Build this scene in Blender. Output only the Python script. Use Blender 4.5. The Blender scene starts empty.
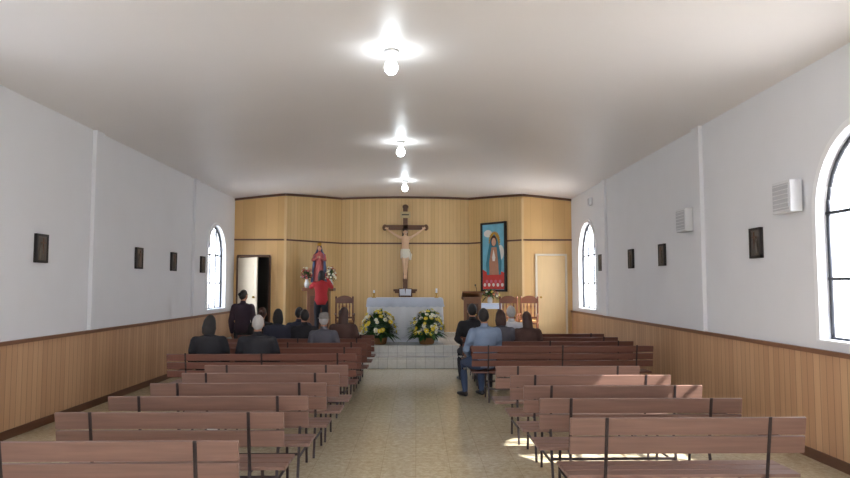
import bpy, math, random
from mathutils import Vector, Matrix, Quaternion
random.seed(7)
S=bpy.context.scene
COL=S.collection
S.view_settings.view_transform='Standard'
pi=math.pi
def lin(r,g,b):
    f=lambda c:(c/255/12.92) if c/255<=0.04045 else ((c/255+0.055)/1.055)**2.4
    return (f(r),f(g),f(b),1)
# ---------------------------------------------------------------- materials
def newmat(name):
    m=bpy.data.materials.new(name); m.use_nodes=True
    return m,m.node_tree.nodes,m.node_tree.links,m.node_tree.nodes['Principled BSDF']
def mat(name,rgb,rough=0.6,var=0.12,scale=12,metal=0,bump=0.0,emit=0,spec=None,stretch=None):
    m,N,L,B=newmat(name)
    c=lin(*rgb)
    tc=N.new('ShaderNodeTexCoord')
    mp=N.new('ShaderNodeMapping'); L.new(tc.outputs['Object'],mp.inputs[0])
    if stretch: mp.inputs['Scale'].default_value=stretch
    nz=N.new('ShaderNodeTexNoise'); nz.inputs['Scale'].default_value=scale; nz.inputs['Detail'].default_value=4
    L.new(mp.outputs[0],nz.inputs['Vector'])
    mx=N.new('ShaderNodeMix'); mx.data_type='RGBA'
    mx.inputs[6].default_value=tuple(x*(1-var) for x in c[:3])+(1,)
    mx.inputs[7].default_value=tuple(min(1,x*(1+var)) for x in c[:3])+(1,)
    L.new(nz.outputs[0],mx.inputs[0]); L.new(mx.outputs[2],B.inputs['Base Color'])
    B.inputs['Roughness'].default_value=rough; B.inputs['Metallic'].default_value=metal
    if bump:
        bp=N.new('ShaderNodeBump'); bp.inputs['Strength'].default_value=bump; bp.inputs['Distance'].default_value=0.01
        L.new(nz.outputs[0],bp.inputs['Height']); L.new(bp.outputs[0],B.inputs['Normal'])
    if emit:
        B.inputs['Emission Color'].default_value=(0.86,0.95,1,1); B.inputs['Emission Strength'].default_value=emit
    return m
def plank(name,c1,c2,w,a,b,rough=0.45,groove=0.07,gd=0.45):
    m,N,L,B=newmat(name)
    g=N.new('ShaderNodeNewGeometry'); sp=N.new('ShaderNodeSeparateXYZ'); L.new(g.outputs['Position'],sp.inputs[0])
    def M(op,x,y=None):
        n=N.new('ShaderNodeMath'); n.operation=op
        for i,q in enumerate((x,y)):
            if q is None: continue
            if isinstance(q,(int,float)): n.inputs[i].default_value=q
            else: L.new(q,n.inputs[i])
        return n.outputs[0]
    u=M('ADD',M('MULTIPLY',sp.outputs[0],a/w),M('MULTIPLY',sp.outputs[1],b/w))
    fl=M('FLOOR',u); fr=M('FRACT',u)
    wn=N.new('ShaderNodeTexWhiteNoise'); wn.noise_dimensions='1D'; L.new(fl,wn.inputs['W'])
    cb=N.new('ShaderNodeCombineXYZ'); L.new(M('MULTIPLY',u,1.5),cb.inputs[0]); L.new(M('MULTIPLY',sp.outputs[2],0.9),cb.inputs[2]); L.new(fl,cb.inputs[1])
    nz=N.new('ShaderNodeTexNoise'); nz.inputs['Scale'].default_value=2.2; nz.inputs['Detail'].default_value=5; L.new(cb.outputs[0],nz.inputs['Vector'])
    t=M('ADD',M('MULTIPLY',wn.outputs[0],0.55),M('MULTIPLY',nz.outputs[0],0.5))
    mx=N.new('ShaderNodeMix'); mx.data_type='RGBA'; mx.inputs[6].default_value=lin(*c1); mx.inputs[7].default_value=lin(*c2); L.new(t,mx.inputs[0])
    gr=M('LESS_THAN',fr,groove)
    m2=N.new('ShaderNodeMix'); m2.data_type='RGBA'; m2.blend_type='MULTIPLY'; m2.inputs[7].default_value=(gd,gd*.9,gd*.8,1)
    L.new(gr,m2.inputs[0]); L.new(mx.outputs[2],m2.inputs[6]); L.new(m2.outputs[2],B.inputs['Base Color'])
    bp=N.new('ShaderNodeBump'); bp.inputs['Strength'].default_value=0.3; bp.inputs['Distance'].default_value=0.004; bp.invert=True
    L.new(gr,bp.inputs['Height']); L.new(bp.outputs[0],B.inputs['Normal'])
    B.inputs['Roughness'].default_value=rough
    return m
def tilemat(name,c1,c2,grout,size,rough,speck=0.35,vertical=False):
    m,N,L,B=newmat(name)
    g=N.new('ShaderNodeNewGeometry')
    br=N.new('ShaderNodeTexBrick'); br.offset=0; br.inputs['Scale'].default_value=1
    br.inputs['Color1'].default_value=lin(*c1); br.inputs['Color2'].default_value=lin(*c2); br.inputs['Mortar'].default_value=lin(*grout)
    br.inputs['Brick Width'].default_value=size; br.inputs['Row Height'].default_value=size; br.inputs['Mortar Size'].default_value=0.003
    if vertical:
        sp=N.new('ShaderNodeSeparateXYZ'); L.new(g.outputs['Position'],sp.inputs[0])
        ad=N.new('ShaderNodeMath'); ad.operation='ADD'; L.new(sp.outputs[1],ad.inputs[0]); L.new(sp.outputs[2],ad.inputs[1])
        cb=N.new('ShaderNodeCombineXYZ'); L.new(sp.outputs[0],cb.inputs[0]); L.new(ad.outputs[0],cb.inputs[1]); L.new(cb.outputs[0],br.inputs['Vector'])
    else: L.new(g.outputs['Position'],br.inputs['Vector'])
    n1=N.new('ShaderNodeTexNoise'); n1.inputs['Scale'].default_value=16; n1.inputs['Detail'].default_value=8; n1.inputs['Roughness'].default_value=.8
    L.new(g.outputs['Position'],n1.inputs['Vector'])
    cr=N.new('ShaderNodeValToRGB'); cr.color_ramp.elements[0].position=.36; cr.color_ramp.elements[1].position=.62
    cr.color_ramp.elements[0].color=(1-speck,1-speck*1.1,1-speck*1.3,1); cr.color_ramp.elements[1].color=(1,1,1,1)
    L.new(n1.outputs[0],cr.inputs[0])
    mx=N.new('ShaderNodeMix'); mx.data_type='RGBA'; mx.blend_type='MULTIPLY'; mx.inputs[0].default_value=1
    L.new(br.outputs[0],mx.inputs[6]); L.new(cr.outputs[0],mx.inputs[7]); L.new(mx.outputs[2],B.inputs['Base Color'])
    B.inputs['Roughness'].default_value=rough
    return m
def glassmat():
    m=bpy.data.materials.new('window_glass'); m.use_nodes=True; N=m.node_tree.nodes; L=m.node_tree.links; N.clear()
    o=N.new('ShaderNodeOutputMaterial'); t=N.new('ShaderNodeBsdfTransparent'); g=N.new('ShaderNodeBsdfGlossy'); g.inputs['Roughness'].default_value=.05
    nz=N.new('ShaderNodeTexNoise'); nz.inputs['Scale'].default_value=3
    mr=N.new('ShaderNodeMapRange'); mr.inputs[3].default_value=.03; mr.inputs[4].default_value=.09; L.new(nz.outputs[0],mr.inputs[0])
    x=N.new('ShaderNodeMixShader'); L.new(mr.outputs[0],x.inputs[0]); t.inputs[0].default_value=(.93,.96,1,1)
    L.new(t.outputs[0],x.inputs[1]); L.new(g.outputs[0],x.inputs[2]); L.new(x.outputs[0],o.inputs[0]); return m

WALL=mat('white_plaster',(228,228,231),.75,.025,2.5,bump=.03)
WALLTRIM=mat('white_trim_paint',(238,238,240),.6,.02,4)
CEIL=mat('ceiling_paint',(240,235,232),.45,.03,.9,bump=.03)
WAIN=plank('wainscot_planks',(176,134,100),(206,166,128),.11,0,1,.42,.07,.5)
PB=plank('pine_planks_back',(208,172,114),(226,192,136),.105,1,0,.4,.07,.72)
PL=plank('pine_planks_left',(208,172,114),(226,192,136),.105,.65,.75,.4,.07,.72)
PR=plank('pine_planks_right',(208,172,114),(226,192,136),.105,-.65,.75,.4,.07,.72)
PSIDE=plank('pine_planks_side_panel',(208,166,106),(224,182,122),.3,1,0,.4,.02,.8)
DKWOOD=mat('dark_brown_wood',(96,62,42),.45,.2,6,stretch=(1,1,6))
RAIL=mat('wainscot_rail_wood',(128,88,62),.45,.2,5)
DOORW=mat('pale_door_wood',(218,184,132),.45,.06,3,stretch=(8,8,1))
DOORP=mat('cream_door_paint',(218,204,180),.5,.04,3)
BENCH=mat('bench_mauve_brown_wood',(126,96,84),.38,.32,5,stretch=(.5,10,10))
BENCHR=mat('bench_red_brown_wood',(108,68,56),.4,.25,5,stretch=(.5,10,10))
METAL=mat('dark_steel',(60,50,50),.45,.1,20,metal=.5)
FLOOR=tilemat('beige_terrazzo_tiles',(216,204,176),(211,198,170),(190,176,147),.33,.15,.36)
STEP=tilemat('white_step_tiles',(215,215,210),(205,206,204),(140,140,140),.2,.3,.12,True)
WINM=mat('window_frame_steel',(50,52,58),.5,.1,20,metal=.3)
GLASS=glassmat()
BULB=mat('lit_bulb_glass',(255,255,255),.3,0,3,emit=48)
CERAM=mat('white_ceramic',(225,225,225),.3,.02,4)
SPK=mat('speaker_white_plastic',(216,216,218),.5,.03,6)
SPKG=mat('speaker_grille_grey',(186,186,190),.7,.1,90)
GOLD=mat('gilt',(190,150,70),.35,.15,10,metal=.7)
CLOTH=mat('white_altar_cloth',(232,236,244),.8,.03,20)
LACE=mat('pale_blue_lace',(200,210,226),.8,.12,60)
BLACKF=mat('black_frame',(36,32,32),.5,.2,12)
BRONZE=mat('bronze_relief',(92,84,76),.45,.35,30,metal=.3,bump=.4)
OUTG=mat('pale_ground',(222,214,202),.9,.06,1)
SKIN=mat('skin_tan',(172,120,92),.55,.08,12)
SKINP=mat('skin_painted_corpus',(224,186,150),.45,.06,14)
EYEW=mat('eye_white',(235,232,228),.3,.01,3); EYED=mat('eye_dark',(30,20,15),.3,.05,3); LIP=mat('lips',(150,80,74),.5,.05,9)
HAIRB=mat('black_hair',(28,24,24),.55,.3,40); HAIRBR=mat('dark_brown_hair',(62,36,28),.55,.3,40); HAIRG=mat('grey_hair',(176,170,166),.6,.2,40)
SHOE=mat('dark_shoe',(34,30,30),.5,.2,20)
JEANS=mat('blue_jeans',(62,76,104),.85,.18,40); TROUS=mat('dark_trousers',(38,38,44),.85,.15,30)
def clothm(n,c): return mat(n,c,.85,.12,25)
LEAF=mat('green_leaf',(52,96,40),.5,.35,9); LEAF2=mat('dark_green_leaf',(30,64,30),.5,.35,9)
YEL=mat('yellow_petals',(236,214,70),.6,.1,30); WHI=mat('white_petals',(242,242,230),.6,.04,30); PINK=mat('pink_petals',(214,110,130),.6,.15,30); REDP=mat('red_petals',(180,40,44),.6,.15,30)
BASK=mat('wicker_basket',(140,100,60),.7,.3,60,bump=.4)

# ---------------------------------------------------------------- mesh builder
class MB:
    def __init__(s): s.v=[];s.f=[];s.m=[];s.s=[];s.mats=[]
    def mi(s,m):
        if m not in s.mats: s.mats.append(m)
        return s.mats.index(m)
    def add(s,vs,fs,m,smooth=False):
        o=len(s.v); k=s.mi(m); s.v.extend([Vector(x) for x in vs])
        for f in fs: s.f.append([i+o for i in f]); s.m.append(k); s.s.append(smooth)
    def box(s,c,d,m,rot=None):
        x,y,z=[q/2 for q in d]; vs=[Vector((i*x,j*y,k*z)) for i in(-1,1) for j in(-1,1) for k in(-1,1)]
        if rot is not None: vs=[rot@q for q in vs]
        vs=[q+Vector(c) for q in vs]
        s.add(vs,[(0,1,3,2),(4,6,7,5),(0,4,5,1),(2,3,7,6),(0,2,6,4),(1,5,7,3)],m)
    def bb(s,a,b,m): s.box([(a[i]+b[i])/2 for i in range(3)],[abs(b[i]-a[i]) for i in range(3)],m)
    def loft(s,rings,m,caps=True,smooth=True,closed=True):
        n=len(rings[0]); vs=[p for r in rings for p in r]; fs=[]
        for i in range(len(rings)-1):
            for j in range(n if closed else n-1):
                k=(j+1)%n; fs.append((i*n+j,i*n+k,(i+1)*n+k,(i+1)*n+j))
        if caps: fs.append(tuple(range(n))[::-1]); fs.append(tuple((len(rings)-1)*n+j for j in range(n)))
        s.add(vs,fs,m,smooth)
    def tube(s,pts,rad,m,n=10,smooth=True,round_ends=False):
        pts=[Vector(p) for p in pts]
        if not isinstance(rad,(list,tuple)): rad=[rad]*len(pts)
        rad=[(r,r) if not isinstance(r,tuple) else r for r in rad]
        if round_ends:
            d0=(pts[0]-pts[1]).normalized(); d1=(pts[-1]-pts[-2]).normalized(); r0=min(rad[0]); r1=min(rad[-1])
            pre=[(pts[0]+d0*r0*a,(rad[0][0]*b,rad[0][1]*b)) for a,b in((.98,.2),(.8,.6),(.45,.9))]
            post=[(pts[-1]+d1*r1*a,(rad[-1][0]*b,rad[-1][1]*b)) for a,b in((.45,.9),(.8,.6),(.98,.2))]
            pts=[p for p,_ in pre]+pts+[p for p,_ in post]; rad=[r for _,r in pre]+rad+[r for _,r in post]
        rings=[]
        for i,p in enumerate(pts):
            t=(pts[min(i+1,len(pts)-1)]-pts[max(i-1,0)]).normalized()
            up=Vector((0,0,1)) if abs(t.z)<.9 else Vector((0,1,0))
            a=t.cross(up).normalized(); b=a.cross(t).normalized()
            if abs(t.z)>=.9: a=Vector((1,0,0)); a=(a-t*a.dot(t)).normalized(); b=t.cross(a).normalized()
            rings.append([p+a*math.cos(2*pi*j/n)*rad[i][0]+b*math.sin(2*pi*j/n)*rad[i][1] for j in range(n)])
        s.loft(rings,m,True,smooth)
    def ell(s,c,r,m,n=14,k=9,rot=None,fn=None):
        vs=[];c=Vector(c)
        for i in range(k+1):
            th=pi*i/k
            for j in range(n):
                ph=2*pi*j/n; u=Vector((math.sin(th)*math.cos(ph),math.sin(th)*math.sin(ph),math.cos(th)))
                q=fn(u) if fn else Vector((u.x*r[0],u.y*r[1],u.z*r[2]))
                if rot is not None:q=rot@q
                vs.append(q+c)
        fs=[(i*n+j,(i+1)*n+j,(i+1)*n+(j+1)%n,i*n+(j+1)%n) for i in range(k) for j in range(n)]
        s.add(vs,fs,m,True)
    def lathe(s,prof,c,m,n=20,smooth=True):
        c=Vector(c); s.loft([[c+Vector((r*math.cos(2*pi*j/n),r*math.sin(2*pi*j/n),z)) for j in range(n)] for r,z in prof],m,True,smooth)
    def poly(s,pts,m,th,axis=Vector((0,1,0))):
        n=len(pts); a=[Vector(p) for p in pts]; b=[p+axis*th for p in a]
        s.add(a+b,[tuple(range(n)),tuple(range(2*n-1,n-1,-1))]+[(i,(i+1)%n,n+(i+1)%n,n+i) for i in range(n)],m)
    def merge(s,o,mx):
        off=len(s.v); s.v.extend([mx@q for q in o.v])
        for f,k,sm in zip(o.f,o.m,o.s): s.f.append([i+off for i in f]); s.m.append(s.mi(o.mats[k])); s.s.append(sm)
    def obj(s,name,loc=(0,0,0),rz=0,bevel=0,scale=1,fix=True):
        me=bpy.data.meshes.new(name); me.from_pydata([tuple(q) for q in s.v],[],s.f)
        for m in s.mats: me.materials.append(m)
        me.polygons.foreach_set('material_index',s.m); me.polygons.foreach_set('use_smooth',s.s)
        me.update(); me.validate()
        if fix:
            import bmesh
            bm=bmesh.new(); bm.from_mesh(me); bmesh.ops.recalc_face_normals(bm,faces=bm.faces); bm.to_mesh(me); bm.free()
        o=bpy.data.objects.new(name,me); COL.objects.link(o); o.location=loc; o.rotation_euler=(0,0,rz); o.scale=(scale,)*3
        if bevel:
            b=o.modifiers.new('bevel','BEVEL'); b.width=bevel; b.segments=2; b.limit_method='ANGLE'
        return o
def RX(a): return Matrix.Rotation(a,3,'X')
def RY(a): return Matrix.Rotation(a,3,'Y')
def RZ(a): return Matrix.Rotation(a,3,'Z')

# ---------------------------------------------------------------- room
XL,XR,YB,YF=-4.72,4.07,17.7,-6.0
H0=4.03
def cz(x): 
    t=(x-(XL+XR)/2)/((XR-XL)/2); return H0+.26*(1-t*t) if abs(t)<1 else H0
mb=MB(); mb.bb((XL-.3,YF-.3,-.2),(XR+.3,19.6,0),FLOOR); mb.obj('floor')
mb=MB(); n=24; rings=[]
xs=[XL-.3]+[XL+(XR-XL)*i/n for i in range(n+1)]+[XR+.3]
lo=[(x,cz(x)) for x in xs]
for y in (YF-.3,19.6): rings.append([Vector((x,y,z)) for x,z in lo]+[Vector((x,y,z+.15)) for x,z in lo[::-1]])
mb.loft(rings,CEIL,True,False); o=mb.obj('ceiling')
mb=MB(); mb.bb((-60,-50,-.4),(60,70,-.22),OUTG); mb.obj('ground')

def arch(y0,y1,z0,zs,n=18):
    r=(y1-y0)/2; c=(y0+y1)/2
    return [(y0,z0),(y1,z0)]+[(c+r*math.cos(pi*i/n),zs+r*math.sin(pi*i/n)) for i in range(n+1)]
def cut(ob,cutters):
    for c in cutters:
        m=ob.modifiers.new('b','BOOLEAN'); m.operation='DIFFERENCE'; m.object=c; m.solver='EXACT'
    bpy.context.view_layer.update()
    dg=bpy.context.evaluated_depsgraph_get(); me=bpy.data.meshes.new_from_object(ob.evaluated_get(dg))
    ob.modifiers.clear(); ob.data=me
    for c in cutters: bpy.data.objects.remove(c)
WZ0,WZS=1.2,2.48
WR=[(15.3,16.85),(5.2,6.8),(.2,1.75),(-4.2,-2.6)]
WLs=[(15.45,16.85),(5.2,6.8),(.2,1.75),(-4.2,-2.6)]
def sidewall(name,x0,x1,wins):
    mb=MB(); mb.bb((x0,YF-.25,0),(x1,YB+.1,H0),WALL); w=mb.obj(name); cs=[]
    for a,b in wins:
        m=MB(); m.poly([(x0-.2,y,z) for y,z in arch(a,b,WZ0,WZS)],WALL,abs(x1-x0)+.4,Vector((1,0,0))); cs.append(m.obj('c'))
    cut(w,cs)
sidewall('wall_left',XL-.2,XL,WLs); sidewall('wall_right',XR,XR+.2,WR)
wi=0
for side,wins in((-1,WLs),(1,WR)):
    xw=(XL if side<0 else XR)
    for a,b in wins:
        wi+=1; mb=MB(); xf=xw+side*.09
        oa=arch(a+.0,b-.0,WZ0,WZS); c=(a+b)/2; r=(b-a)/2
        pts=arch(a+.025,b-.025,WZ0+.025,WZS)
        P=[Vector((xf,y,z)) for y,z in pts]; P.append(P[0])
        for i in range(len(P)-1):
            mb.tube([P[i],P[i+1]],.022,WINM,6)
        for q in (-.33,.33):
            zt=WZS+math.sqrt(max(0,r*r-(q*r)**2))
            mb.bb((xf-.014,c+q*r-.016,WZ0),(xf+.014,c+q*r+.016,zt-.02),WINM)
        for z in (WZ0+.62,WZ0+1.28): mb.bb((xf-.014,a,z-.016),(xf+.014,b,z+.016),WINM)
        gp=[(xf+.002*side,y,z) for y,z in arch(a+.01,b-.01,WZ0+.01,WZS)]
        mb.add(gp,[tuple(range(len(gp)))],GLASS)
        def off(y,z,d):
            if z>WZS:
                a2=math.atan2(z-WZS,y-c); return (c+(r+d)*math.cos(a2),WZS+(r+d)*math.sin(a2))
            return (c+(r+d)*(1 if y>c else -1),z)
        path=[oa[1]]+oa[2:]+[oa[0]]
        ring=[]
        for (y,z) in path:
            yo,zo=off(y,z,.07)
            ring.append([Vector((xw,y,z)),Vector((xw-.025*side,y,z)),Vector((xw-.025*side,yo,zo)),Vector((xw,yo,zo))])
        mb.loft(ring,WALLTRIM,True,False)
        mb.bb((xw+.19*side,a,WZ0),(xw-.05*side,b,WZ0+.02),WALLTRIM)
        mb.obj('window_%d'%wi)
        ld=bpy.data.lights.new('window_portal','AREA'); ld.shape='RECTANGLE'; ld.size=b-a; ld.size_y=2.1; ld.cycles.is_portal=True
        lo_=bpy.data.objects.new('window_portal',ld); COL.objects.link(lo_); lo_.location=(xw+side*.21,c,2.25)
        lo_.rotation_euler=Vector((-side,0,0)).to_track_quat('-Z','Z').to_euler()
# entrance wall behind camera, with open double doorway
mb=MB()
def strip(mb,x0,x1,y0,y1,z0,m,n=8,th=Vector((0,.12,0)),top=None):
    for i in range(n):
        a=i/n;b=(i+1)/n
        p=Vector((x0+(x1-x0)*a,y0+(y1-y0)*a,0)); q=Vector((x0+(x1-x0)*b,y0+(y1-y0)*b,0))
        vs=[p+Vector((0,0,z0)),q+Vector((0,0,z0)),q+Vector((0,0,cz(q.x) if top is None else top)),p+Vector((0,0,cz(p.x) if top is None else top))]
        vs+= [v+th for v in vs]
        mb.add(vs,[(0,1,2,3),(7,6,5,4),(0,4,5,1),(3,2,6,7),(0,3,7,4),(1,5,6,2)],m)
strip(mb,XL,-1.9,YF-.2,YF-.2,0,WALL,th=Vector((0,.2,0))); strip(mb,1.3,XR,YF-.2,YF-.2,0,WALL,th=Vector((0,.2,0))); strip(mb,-1.9,1.3,YF-.2,YF-.2,3.1,WALL,th=Vector((0,.2,0)))
mb.obj('wall_entrance')
ld=bpy.data.lights.new('doorway_portal','AREA'); ld.shape='RECTANGLE'; ld.size=3.2; ld.size_y=3.1; ld.cycles.is_portal=True
lo_=bpy.data.objects.new('doorway_portal',ld); COL.objects.link(lo_); lo_.location=(-.3,YF-.22,1.55); lo_.rotation_euler=Vector((0,1,0)).to_track_quat('-Z','Z').to_euler()

WH=1.07
# pilasters
for i,(x,s,ys) in enumerate(((XL,1,(10.0,14.5)),(XR,-1,(9.62,14.5)))):
    mb=MB()
    for y in ys: mb.bb((x,y-.13,WH+.05),(x+s*.06,y+.13,H0-.002),WALL)
    mb.obj('trim_%d'%(i+1),bevel=.006)
# wainscot
for nm,x,s in(('left',XL,1),('right',XR,-1)):
    mb=MB(); 
    mb.bb((x,YF,0.0),(x+s*.03,14.58,WH),WAIN); mb.bb((x,14.58,.47),(x+s*.03,YB,WH),WAIN)
    mb.bb((x,YF,WH),(x+s*.05,YB,WH+.045),RAIL)
    mb.obj('wainscot_'+nm)
    mb=MB(); mb.bb((x+s*.03,YF,0.0),(x+s*.045,14.58,.1),DKWOOD); mb.obj('baseboard_'+nm)

# platform with step
PZ=.46
mb=MB(); mb.bb((XL+.001,14.9,0),(XR-.001,17.7,PZ),STEP); mb.bb((-3.4,17.7,0),(2.79,19.2,PZ),STEP); mb.bb((XL+.001,14.6,0),(XR-.001,14.9,PZ/2),STEP)
mb.obj('altar_platform_steps',bevel=.008)

# back walls
AL0,AL1=(-3.4,17.7),(-2.1,19.2); AR0,AR1=(2.79,17.7),(1.5,19.2)
mb=MB(); strip(mb,XL,-4.6,YB,YB,PZ,PSIDE,1); strip(mb,-3.8,-3.4,YB,YB,PZ,PSIDE,3); strip(mb,-4.6,-3.8,YB,YB,2.5,PSIDE,4); mb.obj('wall_back_left')
mb=MB(); strip(mb,2.79,XR,YB,YB,PZ,PSIDE,6); mb.obj('wall_back_right')
mb=MB(); strip(mb,*[AL0[0],AL1[0],AL0[1],AL1[1]],PZ,PL,8); mb.obj('wall_apse_left')
mb=MB(); strip(mb,AR1[0],AR0[0],AR1[1],AR0[1],PZ,PR,8); mb.obj('wall_apse_right')
mb=MB(); strip(mb,AL1[0],AR1[0],19.2,19.2,PZ,PB,16); mb.obj('wall_back')
mb=MB()
def mold(z0,z1,pts,d,m,follow=False,nseg=10):
    for (a,b) in zip(pts[:-1],pts[1:]):
        for i in range(nseg):
            t0,t1=i/nseg,(i+1)/nseg
            p=Vector((a[0]+(b[0]-a[0])*t0,a[1]+(b[1]-a[1])*t0,0)); q=Vector((a[0]+(b[0]-a[0])*t1,a[1]+(b[1]-a[1])*t1,0))
            n_=Vector(((b[1]-a[1]),-(b[0]-a[0]),0)).normalized()*d
            za=(cz(p.x),cz(q.x)) if follow else (0,0)
            vs=[p+Vector((0,0,z0+za[0])),q+Vector((0,0,z0+za[1])),q+Vector((0,0,z1+za[1])),p+Vector((0,0,z1+za[0]))]
            vs+=[v+n_ for v in vs]
            mb.add(vs,[(0,1,2,3),(7,6,5,4),(0,4,5,1),(3,2,6,7),(0,3,7,4),(1,5,6,2)],m)
path=[(XL,YB),AL0,AL1,AR1,AR0,(XR,YB)]
mold(2.93,2.97,path,.03,DKWOOD); mold(-.06,-.003,path,.04,DKWOOD,True)
mb.obj('trim_3')
mb=MB()
for p in (AL0,AR0): mb.bb((p[0]-.03,p[1]-.03,PZ),(p[0]+.03,p[1]+.0,4.06),DOORW)
mb.obj('trim_4')
# sacristy behind doorway
mb=MB(); G=mat('sacristy_wall',(90,84,78),.8,.1,3)
mb.bb((-4.72,19.3,0),(-3.5,19.4,2.9),G); mb.bb((-4.8,17.83,0),(-4.72,19.4,2.9),G); mb.bb((-3.6,17.83,0),(-3.52,19.4,2.9),G) ; mb.bb((-4.8,17.83,2.7),(-3.52,19.4,2.8),G); mb.bb((-4.72,17.83,.3),(-3.6,19.3,PZ),G)
mb.obj('wall_sacristy')
# doors
mb=MB(); mb.box((.39,0,1.0),(.78,.04,2.0),DOORP)
for z in (.5,1.45): mb.box((.39,-.024,z),(.54,.012,.7),DOORP)
mb.ell((.71,-.06,1.0),(.03,.03,.03),GOLD); mb.tube([(.71,0,1),(.71,-.06,1)],.012,GOLD,8)
mb.obj('door_1',loc=(-4.58,17.64,PZ+.01),rz=math.radians(-40),bevel=.004)
mb=MB(); mb.box((3.52,17.675,PZ+1.03),(.72,.04,2.06),DOORW)
for x in (3.13,3.91): mb.box((x,17.67,PZ+1.05),(.05,.06,2.1),DOORP)
mb.box((3.52,17.67,PZ+2.1),(.83,.06,.05),DOORP); mb.ell((3.24,17.62,PZ+1.0),(.03,.03,.03),GOLD); mb.tube([(3.24,17.67,PZ+1),(3.24,17.62,PZ+1)],.012,GOLD,8)
mb.obj('door_2',bevel=.003)
mb=MB()
for x in (-4.62,-3.78): mb.box((x,17.68,PZ+1.03),(.05,.05,2.06),DKWOOD)
mb.box((-4.2,17.68,PZ+2.07),(.86,.05,.05),DKWOOD); mb.obj('trim_5')

# ---------------------------------------------------------------- ceiling lamps
for y in (-2.2,2.6,7.2,11.85,16.3):
    x=-.27; zc=cz(x); mb=MB()
    mb.lathe([(.075,zc),(.085,zc-.02),(.06,zc-.05),(.035,zc-.06),(.035,zc-.1)],(x,y,0),CERAM)
    mb.lathe([(.03,zc-.1),(.05,zc-.125),(.068,zc-.16),(.072,zc-.19),(.065,zc-.225),(.04,zc-.255),(.01,zc-.265)],(x,y,0),BULB)
    mb.obj('ceiling_bulb_lamp')

# ---------------------------------------------------------------- benches
def bench_mesh(L,red):
    W=BENCHR if red else BENCH; mb=MB()
    slats=[(.795,.12,0),(.665,.12,.022)] if not red else [(.80,.09,0),(.69,.09,.018),(.58,.09,.036)]
    for z,h,y in slats: mb.box((0,y,z),(L,.024,h),W,RX(math.radians(10)))
    for y in (.135,.265,.395): mb.box((0,y,.438),(L,.12,.026),W)
    xs=[-L/2+.25,L/2-.25]+([0] if L>2 else [])
    for x in xs:
        def bar(p,q,w=.024,t=.010):
            p=Vector((x,)+p); q=Vector((x,)+q); d=q-p; a=math.atan2(-d.y,d.z)
            mb.box((p+q)/2,(w,t,d.length+.004),METAL,RX(a))
        bar((-.022,.855),(.05,.43)); bar((.05,.43),(-.04,0)); bar((.05,.418),(.455,.418))
        bar((.44,.42),(.50,0)); bar((0,.17),(.475,.17))
    mb.box((0,.01,.2),(L-.50,.012,.025),METAL)
    return mb
short=bench_mesh(1.62,False).obj('church_bench',bevel=.004).data
longr=bench_mesh(2.75,True).obj('church_bench_tmp',bevel=.004).data
longl=bench_mesh(2.52,True).obj('church_bench_tmp2',bevel=.004).data
for o in list(COL.objects):
    if o.name.startswith('church_bench'): bpy.data.objects.remove(o)
def place(me,x,y,rz=0):
    o=bpy.data.objects.new('church_bench',me); COL.objects.link(o); o.location=(x,y,0); o.rotation_euler=(0,0,rz)
    b=o.modifiers.new('bevel','BEVEL'); b.width=.004; b.segments=2; b.limit_method='ANGLE'
R=math.radians
for x,y,r in((1.86,4.7,.3),(1.80,5.5,-.4),(1.78,6.2,.5),(1.76,6.92,-.2),(1.70,7.68,.4)): place(short,x,y,R(r))
for x,y,r in((2.22,10.35,0),(2.2,11.22,.3),(2.2,12.1,-.3),(2.2,12.98,0)): place(longr,x,y,R(r))
for x,y,r in((-1.84,4.04,.4),(-1.75,4.94,-.3),(-1.69,5.65,.3),(-1.64,6.4,.5),(-1.60,7.12,-.3),(-1.58,7.82,.2)): place(short,x,y,R(r))
for x,y,r in((-2.06,9.2,.3),(-2.06,10.08,0),(-2.04,10.95,-.3),(-2.03,11.82,.2),(-2.03,12.7,0)): place(longl,x,y,R(r))

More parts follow.
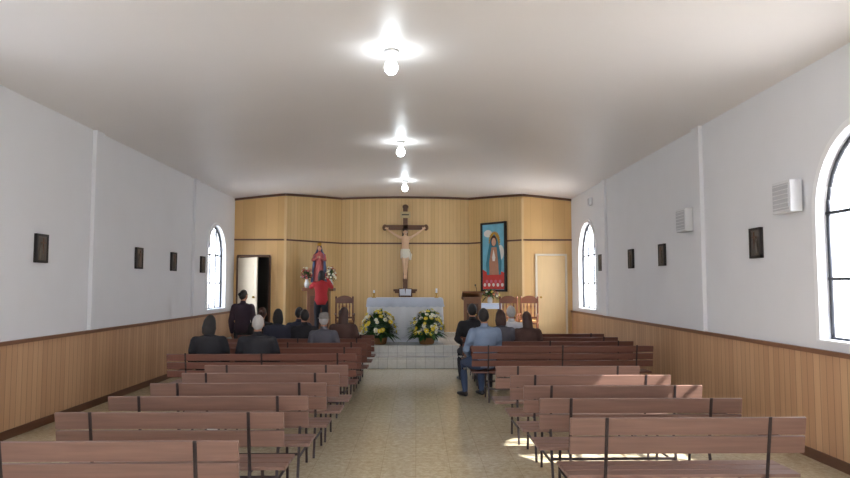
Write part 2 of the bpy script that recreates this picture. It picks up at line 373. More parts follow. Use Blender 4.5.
# ---------------------------------------------------------------- humans
def seg_d(p,a,b,ra,rb):
    ab=b-a; t=max(0,min(1,(p-a).dot(ab)/max(1e-9,ab.length_squared))); return (p-(a+ab*t)).length-(ra+(rb-ra)*t)
def head_mb(mb,c,rot,skin,hairm,style,s=1.0):
    c=Vector(c)
    def hf(u):
        x,y,z=u.x*.074,u.y*.094,u.z*.115
        if u.z<0:
            k=(-u.z)**1.4; x*=1-.34*k
            if u.y<0: y*=1-.35*k
            else: y*=1-.12*k
        if u.y>.3 and abs(u.x)<.9: y-=.006*max(0,math.cos((u.z-.05)*6))*(abs(u.x)>.2)
        return Vector((x,y,z))*s
    mb.ell(c,None,skin,24,16,rot,hf)
    T=lambda v:c+rot@(Vector(v)*s)
    mb.tube([T((0,.086,.018)),T((0,.098,-.008)),T((0,.110,-.028)),T((0,.092,-.036))],[.007*s,.010*s,.014*s,.010*s],skin,8,round_ends=True)
    for sx in(-1,1):
        mb.ell(T((sx*.030,.082,.004)),(.014*s,.010*s,.008*s),EYEW,8,6,rot); mb.ell(T((sx*.030,.090,.004)),(.006*s,.004*s,.006*s),EYED,8,6,rot)
        mb.tube([T((sx*.014,.089,.022)),T((sx*.030,.090,.027)),T((sx*.046,.080,.022))],.0035*s,hairm,6)
        mb.ell(T((sx*.076,-.004,-.006)),(.010*s,.020*s,.032*s),skin,8,8,rot)
    mb.ell(T((0,.083,-.060)),(.024*s,.010*s,.007*s),LIP,10,6,rot)
    if style=='none': return
    def hm(u): return u.z*.8-u.y*.9+.1
    vs=[];n,k=28,18; keep=[]
    for i in range(k+1):
        th=pi*i/k
        for j in range(n):
            ph=2*pi*j/n; u=Vector((math.sin(th)*math.cos(ph),math.sin(th)*math.sin(ph),math.cos(th)))
            w=hm(u); sc=1.0+.13*max(0,min(1,w*2.5)); sc+=.012*math.sin(ph*9+th*5)*(w>0)
            vs.append(c+rot@(hf(u)*sc)); keep.append(w>-.06)
    fs=[]
    for i in range(k):
        for j in range(n):
            f=(i*n+j,(i+1)*n+j,(i+1)*n+(j+1)%n,i*n+(j+1)%n)
            if all(keep[q] for q in f): fs.append(f)
    mb.add(vs,fs,hairm,True)
    if style=='long': mb.tube([T((0,-.035,.05)),T((0,-.06,-.06)),T((0,-.075,-.18)),T((0,-.095,-.30))],[(.075*s,.05*s),(.086*s,.05*s),(.085*s,.04*s),(.05*s,.02*s)],hairm,14,round_ends=True)
    if style=='bun': mb.ell(T((0,-.115,.03)),(.042*s,.038*s,.04*s),hairm,12,8,rot)
    if style=='bob': mb.tube([T((0,-.03,.04)),T((0,-.045,-.05)),T((0,-.045,-.12))],[(.08*s,.06*s),(.095*s,.055*s),(.085*s,.04*s)],hairm,14,round_ends=True)
def hand_mb(mb,w,d,nrm,skin,curl=.5,side=1,s=1.0):
    d=Vector(d).normalized(); nrm=Vector(nrm); nrm=(nrm-d*nrm.dot(d)).normalized(); a=d.cross(nrm).normalized()*side
    w=Vector(w)
    rings=[]
    for t,wd,th in((-.01,.022,.018),(.02,.032,.016),(.055,.040,.014),(.082,.040,.012),(.09,.036,.008)):
        rings.append([w+d*t*s+a*math.cos(2*pi*j/12)*wd*s+nrm*math.sin(2*pi*j/12)*th*s for j in range(12)])
    mb.loft(rings,skin)
    for i,(o,L) in enumerate(((.030,.070),(.010,.080),(-.010,.074),(-.029,.058))):
        p=w+d*.082*s+a*o*s; pts=[p]; ang=0
        for f in(.45,.32,.23):
            ang+=curl*.75; dd=(d*math.cos(ang)-nrm*math.sin(ang)+a*o*1.5).normalized(); p=p+dd*L*f*s; pts.append(p)
        mb.tube(pts,[.0095*s,.009*s,.008*s,.0065*s],skin,7,round_ends=True)
    p=w+d*.025*s+a*.03*s; q=p+(d*.6+a*.8-nrm*.2).normalized()*.035*s; r=q+(d*.9+a*.35-nrm*.4).normalized()*.028*s
    mb.tube([p,q,r],[.013*s,.011*s,.008*s],skin,7,round_ends=True)
def head_hat(mb,c,rot,m):
    c=Vector(c)
    prof=[(.118,.035),(.122,.045),(.095,.05),(.092,.09),(.08,.125),(.04,.137),(.0,.139)]
    mb.loft([[c+rot@Vector((r*math.cos(2*pi*j/20)*.9,r*math.sin(2*pi*j/20)*1.05,z)) for j in range(20)] for r,z in prof],m)
def human(pose='sit',shirt=None,pants=TROUS,skin=SKIN,hairm=HAIRB,style='short',sleeve=True,hyaw=0,hpitch=0,bulk=1.0,corpus=False,hat=None,leanx=0):
    mb=MB(); out=MB(); V=Vector; segs=[]
    b=bulk
    if pose=='sit':
        P=V((0,0,.555)); Nk=V((0,.0,1.07)); Hd=V((0,.035,1.225))
        legs=[[V((sx*.095,0,.545)),V((sx*.125,.22,.535)),V((sx*.145,.43,.52)),V((sx*.145,.43,.30)),V((sx*.14,.40,.09))] for sx in(-1,1)]
        feet=[[V((sx*.14,.375,.045)),V((sx*.15,.50,.04)),V((sx*.16,.60,.032))] for sx in(-1,1)]
        sh=[V((sx*.175*b,-.015,1.0)) for sx in(-1,1)]; el=[V((sx*.245*b,.06,.745)) for sx in(-1,1)]; wr=[V((sx*.14,.28,.665)) for sx in(-1,1)]
    else:
        P=V((0,0,.93)); Nk=V((0,0,1.44)); Hd=V((0,.025,1.60)); 
        legs=[[V((sx*.09,0,.90)),V((sx*.10,.015,.70)),V((sx*.105,.02,.50)),V((sx*.11,-.01,.30)),V((sx*.115,-.02,.09))] for sx in(-1,1)]
        feet=[[V((sx*.115,-.05,.045)),V((sx*.125,.07,.04)),V((sx*.14,.17,.032))] for sx in(-1,1)]
        sh=[V((sx*.175*b,0,1.375)) for sx in(-1,1)]; el=[V((sx*.24*b,-.02,1.10)) for sx in(-1,1)]; wr=[V((sx*.25*b,.06,.86)) for sx in(-1,1)]
        if pose=='reach':
            el=[V((sx*.26,.17,1.30)) for sx in(-1,1)]; wr=[V((sx*.16,.36,1.46+.04*sx)) for sx in(-1,1)]
        if pose=='cross':
            legs=[[V((sx*.075,0,.90)),V((sx*.07,.05,.72)),V((sx*.05,.09,.50)),V((sx*.035,.03,.30)),V((sx*.03,-.0,.12))] for sx in(-1,1)]
            feet=[[V((sx*.03,-.01,.09)),V((sx*.03,.05,.02)),V((sx*.03,.08,-.04))] for sx in(-1,1)]
            sh=[V((sx*.17,0,1.39)) for sx in(-1,1)]; el=[V((sx*.40,-.01,1.53)) for sx in(-1,1)]; wr=[V((sx*.60,-.03,1.68)) for sx in(-1,1)]
    up=(Nk-P)
    ex=0 if corpus else .012
    prof=[(-.16,.11,.09),(-.08,.15,.115),(.05,.165,.125),(.25,.148,.112),(.42,.138,.105),(.62,.158,.115),(.80,.178,.115),(.92,.165,.10),(1.0,.11,.08)]
    if corpus: prof=[(t,x*.86,y*.85) for t,x,y in prof]
    rings=[[P+up*t+V((math.cos(2*pi*j/20)*(rx*b+ex),math.sin(2*pi*j/20)*(ry*b+ex),0)) for j in range(20)] for t,rx,ry in prof]
    mb.loft(rings,SKIN); segs.append((P,P+up*.85,.15,.15,'shirt')); segs.append((P-up*.15,P+up*.02,.13,.15,'pants'))
    segs.append((sh[0],sh[1],.075,.075,'shirt'))
    mb.tube([Nk-up*.12,Nk,Hd+V((0,-.015,-.04))],[.068,.056,.052],SKIN,12,round_ends=True); segs.append((Nk+up*.03,Hd,.055,.055,'skin'))
    mb.tube([sh[0]+V((0,0,.0)),Nk-V((0,0,.025)),sh[1]],[.052,.06,.052],SKIN,12)
    for i in range(2):
        r1,r2,r3=(.06+ex,.046+ex,.030+ex*.8) if not corpus else (.05,.038,.027)
        mid=sh[i].lerp(el[i],.5); fm=el[i].lerp(wr[i],.35)
        mb.tube([sh[i],mid,el[i],fm,wr[i]],[r1,r1*.93,r2,r2*.98,r3],SKIN,12,round_ends=True)
        segs.append((sh[i],el[i],r1,r2,'shirt')); segs.append((el[i],wr[i],r2,r3,'shirt' if sleeve else 'skin'))
        lg=legs[i]; k=.85 if corpus else 1.06
        mb.tube(lg,[.088*k*b,.080*k*b,.060*k,.056*k,.040*k],SKIN,12,round_ends=True)
        segs.append((lg[0],lg[1],.088*b,.08*b,'pants')); segs.append((lg[1],lg[2],.08,.06,'legs')); segs.append((lg[2],lg[3],.06,.056,'legs')); segs.append((lg[3],lg[4],.056,.04,'legs'))
        ft=feet[i]; mb.tube(ft,[(.040,.040),(.045,.034),(.038,.026)] if not corpus else [.033,.033,.024],SKIN,12,round_ends=True); segs.append((ft[0],ft[2],.04,.03,'shoe'))
    t=mb.obj('tmp_body'); m=t.modifiers.new('r','REMESH'); m.mode='VOXEL'; m.voxel_size=.017
    m2=t.modifiers.new('s','SMOOTH'); m2.iterations=5; m2.factor=.5
    bpy.context.view_layer.update()
    ev=t.evaluated_get(bpy.context.evaluated_depsgraph_get()); me=ev.to_mesh()
    vs=[v.co.copy() for v in me.vertices]; pol=[tuple(p.vertices) for p in me.polygons]; ce=[p.center.copy() for p in me.polygons]
    ev.to_mesh_clear(); bpy.data.objects.remove(t)
    mm={'shirt':shirt,'pants':pants,'legs':pants,'skin':skin,'shoe':SHOE}
    if corpus: mm={'shirt':skin,'pants':pants,'legs':skin,'skin':skin,'shoe':skin}
    # slight cloth folds where fabric covers the body
    out.v=list(vs)
    for f,c in zip(pol,ce):
        best=min(segs,key=lambda q:seg_d(c,q[0],q[1],q[2],q[3]))
        out.f.append(list(f)); out.m.append(out.mi(mm[best[4]])); out.s.append(True)
    hr=RZ(hyaw)@RY(leanx)@RX(hpitch)
    head_mb(out,Hd,hr,skin,hairm,style,1.0)
    if hat: head_hat(out,Hd,hr,hat)
    for i,sx in enumerate((-1,1)):
        d=(wr[i]-el[i]); 
        if pose=='sit': hand_mb(out,wr[i],V((-sx*.15,1,-.28)),(0,.2,1),skin,.3,-sx)
        elif pose=='cross': hand_mb(out,wr[i],d,(0,1,.0),skin,.55,sx)
        elif pose=='reach': hand_mb(out,wr[i],d,(sx*.6,0,1),skin,.6,-sx)
        else: hand_mb(out,wr[i],d,(sx,0,0),skin,.45,1 if sx>0 else -1)
    if shirt and not corpus:
        cpt=Nk+V((0,-.005,-.012)); 
        out.tube([cpt+V((math.cos(a)*.066,math.sin(a)*.064,.012-.015*math.sin(a))) for a in [2*pi*q/16 for q in range(17)]],.011,shirt,6)
    return out
C_black=clothm('black_coat_cloth',(34,33,38)); C_white=clothm('white_shirt_cloth',(214,214,220)); C_blue=clothm('light_blue_shirt_cloth',(122,138,162))
C_red=clothm('red_shirt_cloth',(168,38,44)); C_navy=clothm('navy_cloth',(48,50,66)); C_plum=clothm('plum_print_cloth',(60,46,58)); C_grey=clothm('grey_cloth',(84,82,90)); C_brown=clothm('brown_cloth',(80,56,50))
HATG=clothm('grey_hat_felt',(128,122,116))
ppl=[
 ('seated_woman',-2.83,9.42,0,10,1.0,dict(pose='sit',shirt=C_black,pants=TROUS,hairm=HAIRB,style='bob',leanx=.08)),
 ('seated_man',-2.17,9.42,0,4,1.0,dict(pose='sit',shirt=C_black,hairm=HAIRG,style='short',bulk=1.12)),
 ('standing_woman',-3.42,13.55,0,-8,.97,dict(pose='stand',shirt=C_plum,hairm=HAIRB,style='bun',hyaw=-.3)),
 ('seated_woman',-2.42,12.02,0,0,1.0,dict(pose='sit',shirt=C_navy,hairm=HAIRB,style='bob',leanx=-.06)),
 ('seated_man',-1.96,12.03,0,0,.99,dict(pose='sit',shirt=C_black,hairm=HAIRB,style='short',hyaw=.3)),
 ('seated_man',-1.50,11.16,0,0,.97,dict(pose='sit',shirt=C_grey,hairm=HAIRG,style='short',hat=HATG)),
 ('seated_woman',-1.27,12.03,0,-5,1.02,dict(pose='sit',shirt=C_brown,hairm=HAIRBR,style='long')),
 ('seated_woman',-2.9,12.9,0,0,1.0,dict(pose='sit',shirt=C_black,hairm=HAIRBR,style='bun')),
 ('seated_man',-2.2,12.9,0,0,1.0,dict(pose='sit',shirt=C_navy,hairm=HAIRB,style='short')),
 ('seated_man',1.06,10.57,0,20,1.04,dict(pose='sit',shirt=C_blue,pants=JEANS,hairm=HAIRB,style='short',bulk=1.12,hyaw=-.25)),
 ('seated_man',1.02,12.32,0,5,1.06,dict(pose='sit',shirt=C_black,hairm=HAIRB,style='short',bulk=1.05)),
 ('seated_woman',1.42,11.43,0,0,1.0,dict(pose='sit',shirt=C_grey,hairm=HAIRBR,style='bob')),
 ('seated_man',1.72,12.32,0,0,1.03,dict(pose='sit',shirt=C_white,hairm=HAIRG,style='short')),
 ('seated_woman',1.86,11.43,0,-4,.98,dict(pose='sit',shirt=C_brown,hairm=HAIRBR,style='long',leanx=-.08)),
 ('standing_woman',-2.32,16.75,PZ,8,.97,dict(pose='reach',shirt=C_red,pants=TROUS,hairm=HAIRB,style='bob',hpitch=.1)),
]
for nm,x,y,z,rz,sc,kw in ppl:
    o=human(**kw).obj(nm,loc=(x,y,z),rz=R(rz),fix=False); o.scale=(sc,sc,sc)

# ---------------------------------------------------------------- crucifix
mb=MB(); CW=mat('crucifix_wood',(104,70,46),.5,.25,6,stretch=(1,1,5)); LOIN=mat('loincloth_white',(232,226,210),.7,.05,20)
cx=-.3; cy=19.1
mb.bb((cx-.065,cy-.02,1.66),(cx+.065,cy+.06,3.98),CW); mb.bb((cx-.58,cy-.02,3.33),(cx+.58,cy+.06,3.46),CW)
mb.bb((cx-.14,cy-.045,3.66),(cx+.14,cy-.02,3.84),mat('inri_scroll',(196,176,130),.6,.1,20))
mb.bb((cx-.10,cy-.049,3.735),(cx+.10,cy-.044,3.765),BLACKF)
mb.ell((cx,cy+.02,3.98),(.085,.045,.07),CW)
for x in(cx-.58,cx+.58): mb.ell((x,cy+.02,3.395),(.07,.045,.09),CW)
mb.bb((cx-.33,cy-.10,1.60),(cx+.33,cy+.09,1.66),CW); mb.bb((cx-.29,cy-.06,1.55),(cx+.29,cy+.09,1.60),CW)
mb.bb((cx-.07,cy-.10,1.88),(cx+.07,cy-.02,1.95),CW)
body=human(pose='cross',shirt=SKINP,pants=LOIN,skin=SKINP,hairm=HAIRBR,style='long',corpus=True,hyaw=.25,hpitch=-.45,sleeve=False)
mx=Matrix.Translation((cx,cy-.12,1.98))@Matrix.Rotation(pi,4,'Z')@Matrix.Scale(.80,4)
mb.merge(body,mx)
mb.tube([(cx+.10,cy-.16,2.72),(cx+.15,cy-.15,2.62),(cx+.14,cy-.15,2.48)],[(.035,.03),(.04,.025),(.03,.012)],LOIN,10,round_ends=True)
rg=[]
for t,r in((2.78,.118),(2.70,.135),(2.60,.132),(2.52,.125)):
    rg.append([Vector((cx+math.cos(2*pi*j/30)*(r+.006*math.cos(j*2.5)),cy-.125+math.sin(2*pi*j/30)*(r*.78+.006*math.cos(j*2.5)),t)) for j in range(30)])
mb.loft(rg,LOIN,False)
mb.obj('crucifix',fix=False)

# ---------------------------------------------------------------- flowers
def flower(mb,c,nrm,r,pm,cm,k=9):
    nrm=Vector(nrm).normalized(); q=nrm.to_track_quat('Z','Y').to_matrix(); c=Vector(c)
    for layer,(rr,h,w) in enumerate(((1.0,.25,.9),(.68,.5,.8))):
        for i in range(k):
            a=2*pi*i/k+layer*.35; e=Vector((math.cos(a),math.sin(a),0)); t=Vector((-math.sin(a),math.cos(a),0))
            z=Vector((0,0,1)); wd=r*w*pi/k
            pts=[e*r*.12,e*r*.55*rr+t*wd+z*r*h*.5,e*r*rr+z*r*h,e*r*.55*rr-t*wd+z*r*h*.5]
            mb.add([c+q@p for p in pts],[(0,1,2,3)],pm,True)
    mb.ell(c+nrm*r*.12,(r*.24,)*3,cm,8,5)
def leaf(mb,p,d,L,w,m,droop=.4):
    d=Vector(d).normalized(); side=d.cross(Vector((0,0,1)))
    if side.length<.1: side=Vector((1,0,0))
    side.normalize(); vs=[];n=5
    for i in range(n+1):
        t=i/n; c=Vector(p)+d*L*t-Vector((0,0,1))*droop*L*t*t; ww=w*math.sin(pi*min(1,t*.92+.06)); vs+= [c+side*ww,c-side*ww]
    mb.add(vs,[(2*i,2*i+1,2*i+3,2*i+2) for i in range(n)],m,True)
def arrangement(mb,c,R_,H,nl,nf,cols,fr=.05):
    c=Vector(c)
    for i in range(nl):
        a=random.uniform(0,2*pi); e=random.uniform(-.25,1.4); d=Vector((math.cos(a)*math.cos(e),math.sin(a)*math.cos(e),math.sin(e)))
        st=c+Vector((0,0,H*.3))+Vector((d.x*R_*.45,d.y*R_*.45,d.z*H*.3)); leaf(mb,st,d,random.uniform(.5,.8)*R_*1.1,R_*.09,random.choice((LEAF,LEAF2,LEAF)),random.uniform(.1,.5))
    for i in range(nf):
        a=random.uniform(0,2*pi); e=math.asin(random.uniform(-.2,1)); d=Vector((math.cos(a)*math.cos(e),math.sin(a)*math.cos(e),math.sin(e)))
        k=random.uniform(.8,1.0); p=c+Vector((d.x*R_*k,d.y*R_*k,H*.38+d.z*H*.62*k))
        mb.tube([c+Vector((0,0,H*.25)),p],.004,LEAF2,4); pm=random.choice(cols); flower(mb,p,d+Vector((0,0,.1)),fr*random.uniform(.8,1.2),pm,YEL if pm is WHI else random.choice((YEL,WHI)))
for x in (-.82,.24):
    mb=MB(); mb.lathe([(.14,0),(.16,.02),(.19,.16),(.21,.2),(.19,.2),(.17,.15),(.0,.14)],(x,15.22,PZ),BASK,24)
    mb.lathe([(.16,.12),(.24,.2),(.26,.42),(.18,.56),(.05,.62)],(x,15.22,PZ),LEAF2,20)
    arrangement(mb,(x,15.22,PZ+.06),.40,.74,280,95,(YEL,WHI,YEL,WHI),.052); mb.obj('altar_flower_arrangement',fix=False)

# ---------------------------------------------------------------- altar
mb=MB(); ax0,ax1,ay0,ay1=-1.1,.6,15.75,16.55; at=PZ+1.0
mb.bb((ax0+.08,ay0+.08,PZ),(ax1-.08,ay1-.08,at-.05),CLOTH)
mb.bb((ax0,ay0,at-.05),(ax1,ay1,at),CLOTH)
def perim(o_,n=200):
    a0,a1,b0,b1=ax0-o_,ax1+o_,ay0-o_,ay1+o_; P=[]; w,h=a1-a0,b1-b0; tot=2*(w+h)
    for i in range(n):
        s_=tot*i/n
        if s_<w: p=(a0+s_,b0,0,-1)
        elif s_<w+h: p=(a1,b0+s_-w,1,0)
        elif s_<2*w+h: p=(a1-(s_-w-h),b1,0,1)
        else: p=(a0,b1-(s_-2*w-h),-1,0)
        P.append((p,s_))
    return P
rg=[]
for z,o_,am in((at+.012,0,0),(at,.012,0),(at-.2,.02,.006),(at-.5,.028,.014),(PZ+.1,.04,.024)):
    rg.append([Vector((p[0]+p[2]*am*math.sin(s_*26),p[1]+p[3]*am*math.sin(s_*26),z)) for p,s_ in perim(o_)])
mb.loft(rg,CLOTH)
rg=[]
for z,o_,am in((at+.016,.01,0),(at-.02,.03,.0),(at-.17,.045,.008),(at-.2,.048,.01)):
    rg.append([Vector((p[0]+p[2]*am*math.sin(s_*22),p[1]+p[3]*am*math.sin(s_*22),z+(.018*abs(math.sin(s_*20)) if z<at-.18 else 0))) for p,s_ in perim(o_)])
mb.loft(rg,LACE,False)
o=mb.obj('altar_table',fix=False)
def candle(x,y,z,h,name='altar_candle'):
    mb=MB(); mb.lathe([(.05,0),(.055,.01),(.02,.03),(.015,.08),(.035,.1),(.035,.11)],(x,y,z),GOLD,14)
    mb.lathe([(.022,.11),(.022,.11+h),(.018,.115+h),(.003,.118+h)],(x,y,z),CLOTH,12); mb.tube([(x,y,z+.115+h),(x,y,z+.135+h)],.002,BLACKF,5)
    mb.obj(name)
candle(-.98,15.95,at+.016,.06); candle(.48,15.95,at+.016,.10)
mb=MB(); 
mb.box((-.25,16.12,at+.13),(.32,.02,.22),DKWOOD,RX(.5)); mb.box((-.25,16.18,at+.05),(.24,.16,.03),DKWOOD); mb.box((-.25,16.21,at+.10),(.03,.03,.1),DKWOOD)
for s_ in(-1,1): mb.box((-.25+s_*.07,16.105,at+.14),(.13,.015,.18),CLOTH,RX(.5)@RY(s_*.08))
mb.obj('missal_stand')

# ---------------------------------------------------------------- statue on pedestal, vases
px,py=-2.52,17.78
mb=MB(); PEDW=mat('pedestal_wood',(120,76,48),.4,.25,5,stretch=(1,1,5))
mb.bb((px-.34,py-.24,PZ),(px+.34,py+.24,PZ+.1),PEDW); mb.bb((px-.28,py-.2,PZ+.1),(px+.28,py+.2,1.62),PEDW); mb.bb((px-.2,py-.215,PZ+.25),(px+.2,py-.2,1.5),DKWOOD)
mb.bb((px-.40,py-.26,1.62),(px+.40,py+.26,1.70),PEDW); mb.bb((px-.16,py-.14,1.70),(px+.16,py+.16,1.80),PEDW)
mb.obj('statue_pedestal',bevel=.006)
mb=MB(); ROBE=mat('statue_red_robe',(176,84,80),.5,.12,10); MANT=mat('statue_blue_mantle',(96,106,142),.5,.12,10); FACE=mat('statue_face_paint',(214,166,138),.4,.04,10)
b0=Vector((px,py,1.80))
def ring(z,rx,ry,am,k,ph=0,n=40): return [b0+Vector((math.cos(2*pi*j/n)*(rx+am*math.cos(k*2*pi*j/n+ph)),math.sin(2*pi*j/n)*(ry+am*math.cos(k*2*pi*j/n+ph)),z)) for j in range(n)]
mb.loft([ring(0,.17,.14,.014,9),ring(.2,.145,.12,.012,9,.2),ring(.45,.12,.10,.008,9,.4),ring(.55,.10,.08,.004,9),ring(.68,.125,.085,.003,9),ring(.78,.12,.075,0,9),ring(.82,.05,.045,0,9),ring(.86,.035,.035,0,9)],ROBE)
hc=b0+Vector((0,-.01,.93)); head_mb(mb,hc,RZ(pi)@RX(-.15),FACE,HAIRBR,'short',.66)
def shell(z,rx,ry,a0,a1,am=.006,n=26): return [b0+Vector((math.cos(a0+(a1-a0)*j/n)*(rx+am*math.cos(j*1.7)),.01+math.sin(a0+(a1-a0)*j/n)*(ry+am*math.cos(j*1.7)),z)) for j in range(n+1)]
mb.loft([shell(.04,.215,.17,-.9,pi+.9,.014),shell(.3,.19,.155,-.9,pi+.9,.01),shell(.55,.165,.13,-.8,pi+.8),shell(.74,.155,.11,-.7,pi+.7),shell(.84,.09,.085,-.6,pi+.6),shell(.93,.07,.085,-.35,pi+.35,.002),shell(1.0,.05,.07,-.3,pi+.3,.001),shell(1.03,.01,.02,-.3,pi+.3,0)],MANT,False,True,False)
for sx in(-1,1):
    mb.tube([b0+Vector((sx*.12,0,.75)),b0+Vector((sx*.16,-.05,.62)),b0+Vector((sx*.05,-.14,.66))],[.042,.04,.03],ROBE,10,round_ends=True)
    hand_mb(mb,b0+Vector((sx*.05,-.14,.66)),(-sx*.5,-.35,.5),(sx,-.3,0),FACE,.2,sx,.6)
mb.lathe([(.055,0),(.06,.02),(.05,.03),(.062,.075),(.045,.045),(.0,.05)],hc+Vector((0,.01,.07)),GOLD,16)
mb.obj('saint_statue',fix=False)
for x,y,cols in((px-.31,py-.08,(PINK,WHI,REDP)),(px+.31,py-.08,(WHI,REDP,WHI))):
    mb=MB(); mb.lathe([(.04,0),(.06,.04),(.065,.12),(.035,.19),(.045,.22),(.03,.2)],(x,y,1.70),CERAM,16)
    arrangement(mb,(x,y,1.84),.15,.42,60,38,cols,.04); mb.obj('flower_vase',fix=False)

# ---------------------------------------------------------------- framed painting on right apse wall
W_=.92;Hh=1.88
mb=MB(); TEAL=mat('painting_teal',(120,190,214),.5,.3,4); TAN=mat('painting_robe_tan',(190,136,108),.5,.2,8); MAN=mat('painting_mantle_teal',(52,128,150),.5,.2,8); PRED=mat('painting_red',(206,62,54),.5,.25,8)
PWH=mat('painting_white',(236,232,226),.5,.05,8)
def pf(pts,m,l): mb.poly([(x,-.02-.002*l,z) for x,z in pts],m,.002,Vector((0,-1,0)))
def el2(cx,cz_,rx,rz_,n=24): return [(cx+rx*math.cos(2*pi*i/n),cz_+rz_*math.sin(2*pi*i/n)) for i in range(n)]
mb.box((0,0,Hh/2),(W_-.04,.03,Hh-.04),TEAL)
for a,b in(((-W_/2,0),(-W_/2+.05,Hh)),((W_/2-.05,0),(W_/2,Hh)),((-W_/2,0),(W_/2,.05)),((-W_/2,Hh-.05),(W_/2,Hh))):
    mb.bb((a[0],-.05,a[1]),(b[0],.02,b[1]),BLACKF)
pf([(-.40,.06),(.40,.06),(.40,.50),(.15,.58),(-.2,.50),(-.40,.60)],PRED,0)
pf(el2(-.2,1.58,.15,.10),PWH,0); pf(el2(.26,1.05,.12,.2),PWH,0)
ray=[]
for i in range(48):
    a=2*pi*i/48; k=1 if i%2 else .86; ray.append((.04+.22*k*math.cos(a),1.36+.28*k*math.sin(a)))
pf(ray,GOLD,1)
pf([(-.24,.45),(.27,.45),(.30,.8),(.24,1.10),(.15,1.42),(.04,1.56),(-.1,1.44),(-.2,1.08),(-.27,.75)],MAN,2)
pf([(-.14,.45),(.2,.45),(.17,.85),(.12,1.2),(-.06,1.2),(-.15,.8)],TAN,3)
pf(el2(.02,1.37,.11,.15),HAIRBR,4); pf(el2(.025,1.34,.08,.11),FACE,5)
pf([(-.04,.92),(.015,1.14),(.08,.92),(.06,.82),(-.02,.82)],PWH,5)
for i in range(9): pf(el2(-.32+.08*i,.18+.09*(i%2),.05,.05,10),PINK if i%2 else PWH,2)
u=Vector((AR0[0]-AR1[0],AR0[1]-AR1[1],0)).normalized(); ang=math.atan2(u.y,u.x)
nv=Vector((u.y,-u.x,0)) if Vector((u.y,-u.x,0)).y<0 else Vector((-u.y,u.x,0))
ctr=Vector((2.14,17.7+1.5*(2.79-2.14)/1.29,1.60))+nv*.03
mb.obj('framed_virgin_painting',loc=ctr,rz=ang)

# ---------------------------------------------------------------- ambo, side table, chairs
mb=MB(); AW=mat('ambo_wood',(140,92,56),.4,.2,5,stretch=(1,1,6))
mb.box((0,0,.04),(.5,.42,.08),AW); mb.box((0,0,.52),(.36,.3,.9),AW); mb.box((0,-.155,.52),(.26,.02,.74),DKWOOD); mb.box((0,-.17,.56),(.03,.01,.4),GOLD); mb.box((0,-.17,.64),(.18,.01,.03),GOLD)
for sx in(-1,1): mb.box((sx*.18,-.15,.52),(.035,.035,.9),AW)
mb.box((0,0,1.08),(.46,.42,.04),AW,RX(-.35)); mb.box((0,.17,1.04),(.44,.03,.14),AW); mb.box((0,.0,1.0),(.38,.32,.08),AW)
mb.tube([(.1,.05,1.05),(.12,.1,1.22),(.1,.2,1.3)],.007,METAL,6); mb.ell((.1,.21,1.31),(.02,.03,.02),BLACKF,10,6)
mb.obj('wooden_ambo',loc=(1.28,15.6,PZ),bevel=.005)
mb=MB(); 
mb.box((0,0,.83),(.56,.36,.03),CLOTH); mb.box((0,-.18,.77),(.56,.006,.14),LACE)
for sx in(-1,1):
    for sy in(-1,1): mb.lathe([(.03,0),(.02,.1),(.03,.3),(.02,.5),(.03,.82)],(sx*.24,sy*.14,0),DKWOOD,10)
mb.box((0,0,.2),(.46,.28,.02),DKWOOD)
mb.obj('credence_table',loc=(1.92,17.72,PZ))
mb=MB(); x,y,z=1.92,17.68,PZ+.845; mb.lathe([(.05,0),(.07,.05),(.06,.13),(.04,.16),(.05,.18),(.03,.17)],(x,y,z),CERAM,14); arrangement(mb,(x,y,z+.12),.26,.22,60,40,(PINK,WHI,YEL,REDP),.036); mb.obj('flower_vase',fix=False)
CHW=mat('carved_chair_wood',(104,60,38),.35,.25,6); CHC=mat('chair_cushion',(178,134,84),.8,.15,20)
def chair(x,y,rz):
    mb=MB(); W=CHW; cu=CHC
    for sx in(-1,1):
        mb.lathe([(.028,0),(.018,.05),(.028,.2),(.02,.3),(.028,.42)],(sx*.24,-.22,0),W,10)
        mb.box((sx*.24,.22,.55),(.045,.045,1.1),W); mb.ell((sx*.24,.22,1.13),(.03,.03,.045),W,10,7)
        mb.tube([(sx*.25,.2,.66),(sx*.27,0,.68),(sx*.26,-.22,.64)],.02,W,8,round_ends=True); mb.lathe([(.018,.42),(.026,.52),(.018,.64)],(sx*.25,-.2,0),W,8)
        mb.box((sx*.24,0,.2),(.025,.4,.03),W)
    mb.box((0,0,.42),(.52,.5,.05),W); mb.box((0,-.01,.465),(.45,.42,.05),cu)
    for k in range(4): mb.lathe([(.012,.58),(.022,.68),(.012,.78),(.022,.88),(.012,.98)],(-.15+.1*k,.22,0),W,8)
    mb.box((0,.225,.78),(.17,.03,.26),cu)
    mb.box((0,.22,.56),(.44,.03,.05),W); mb.box((0,.22,1.0),(.44,.03,.06),W)
    mb.poly([(-.24,.205,1.02)]+[(.24*math.cos(pi-pi*i/12),.205,1.04+.15*math.sin(pi*i/12)) for i in range(13)]+[(.24,.205,1.02)],W,.03)
    mb.obj('carved_armchair',loc=(x,y,PZ),rz=rz,bevel=.004,scale=.88)
chair(-1.78,17.1,R(8)); chair(2.28,16.9,R(-12)); chair(2.82,17.05,R(-14))
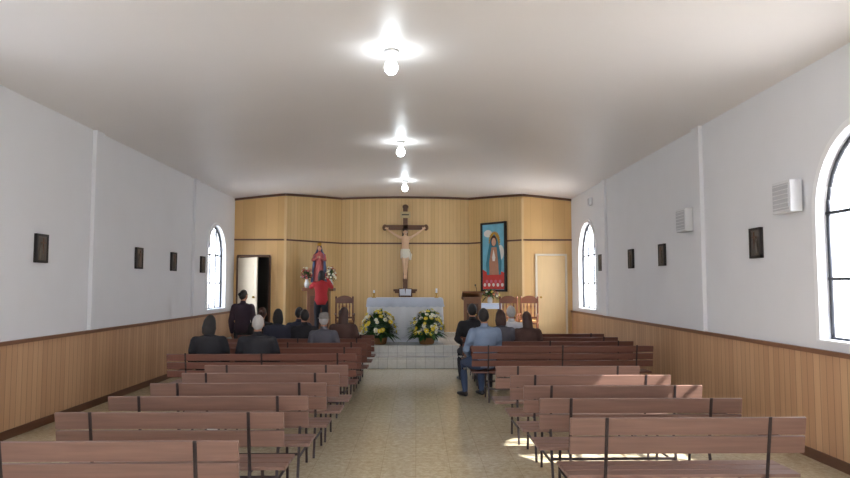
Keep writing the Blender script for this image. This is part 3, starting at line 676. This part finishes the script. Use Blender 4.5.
# ---------------------------------------------------------------- stations of the cross
def station(x,y,z,s):
    mb=MB(); mb.box((s*.012,0,0),(.022,.27,.36),BLACKF); mb.box((s*.026,0,0),(.012,.21,.30),BRONZE)
    for a,b in(((0,.165),(.27,.03)),((0,-.165),(.27,.03))): mb.box((s*.03,a[0],a[1]),(.02,b[0],b[1]),BLACKF)
    for yy in(-.12,.12): mb.box((s*.03,yy,0),(.02,.03,.36),BLACKF)
    mb.box((s*.036,.02,.03),(.01,.016,.2),DKWOOD); mb.box((s*.036,.02,.07),(.01,.11,.016),DKWOOD)
    mb.tube([(s*.036,-.04,-.12),(s*.038,-.035,-.02),(s*.038,-.03,.02)],[.03,.022,.012],BRONZE,8,round_ends=True); mb.ell((s*.04,-.03,.05),(.012,.016,.02),BRONZE,8,6)
    mb.obj('station_of_the_cross_picture',loc=(x,y,z))
for y in (8.58,11.6,13.25,15.05): station(XL,y,2.22,1)
for y in (8.03,11.13,12.75,14.85): station(XR,y,2.26,-1)
# speakers
for y,z,sc in((7.2,2.70,1),(9.98,2.72,1),(15.6,3.7,.5)):
    mb=MB(); mb.box((-.09,0,0),(.13,.36,.34),SPK); mb.box((-.158,0,-.0),(.012,.31,.28),SPKG)
    for k in range(6): mb.box((-.164,0,-.12+.048*k),(.01,.31,.010),SPK)
    mb.box((-.015,0,0),(.03,.12,.14),SPK)
    o=mb.obj('wall_speaker',loc=(XR,y,z),bevel=.006); o.scale=(sc,)*3

# ---------------------------------------------------------------- lighting
sd=bpy.data.lights.new('sun','SUN'); sd.energy=20; sd.angle=R(.6); sd.color=(1,.96,.9)
so=bpy.data.objects.new('sun',sd); COL.objects.link(so); so.location=(20,0,20)
dv=Vector((-math.cos(R(45)),.34,-math.sin(R(45)))); so.rotation_euler=dv.to_track_quat('-Z','Y').to_euler()
w=bpy.data.worlds.new('world'); S.world=w; w.use_nodes=True; bg=w.node_tree.nodes['Background']
N=w.node_tree.nodes; L=w.node_tree.links
tc=N.new('ShaderNodeTexCoord'); sp=N.new('ShaderNodeSeparateXYZ'); cr=N.new('ShaderNodeValToRGB')
L.new(tc.outputs['Generated'],sp.inputs[0]); L.new(sp.outputs[2],cr.inputs[0]); L.new(cr.outputs[0],bg.inputs[0])
cr.color_ramp.elements[0].color=(.95,.96,1,1); cr.color_ramp.elements[1].color=(.6,.75,1,1)
bg.inputs[1].default_value=11.0

# ---------------------------------------------------------------- camera
cd=bpy.data.cameras.new('camera'); cd.sensor_width=36; cd.lens=680/850*36
co=bpy.data.objects.new('camera',cd); COL.objects.link(co); co.location=(0,0,1.75)
co.rotation_euler=(R(90+3.95),0,-R(.76)); S.camera=co
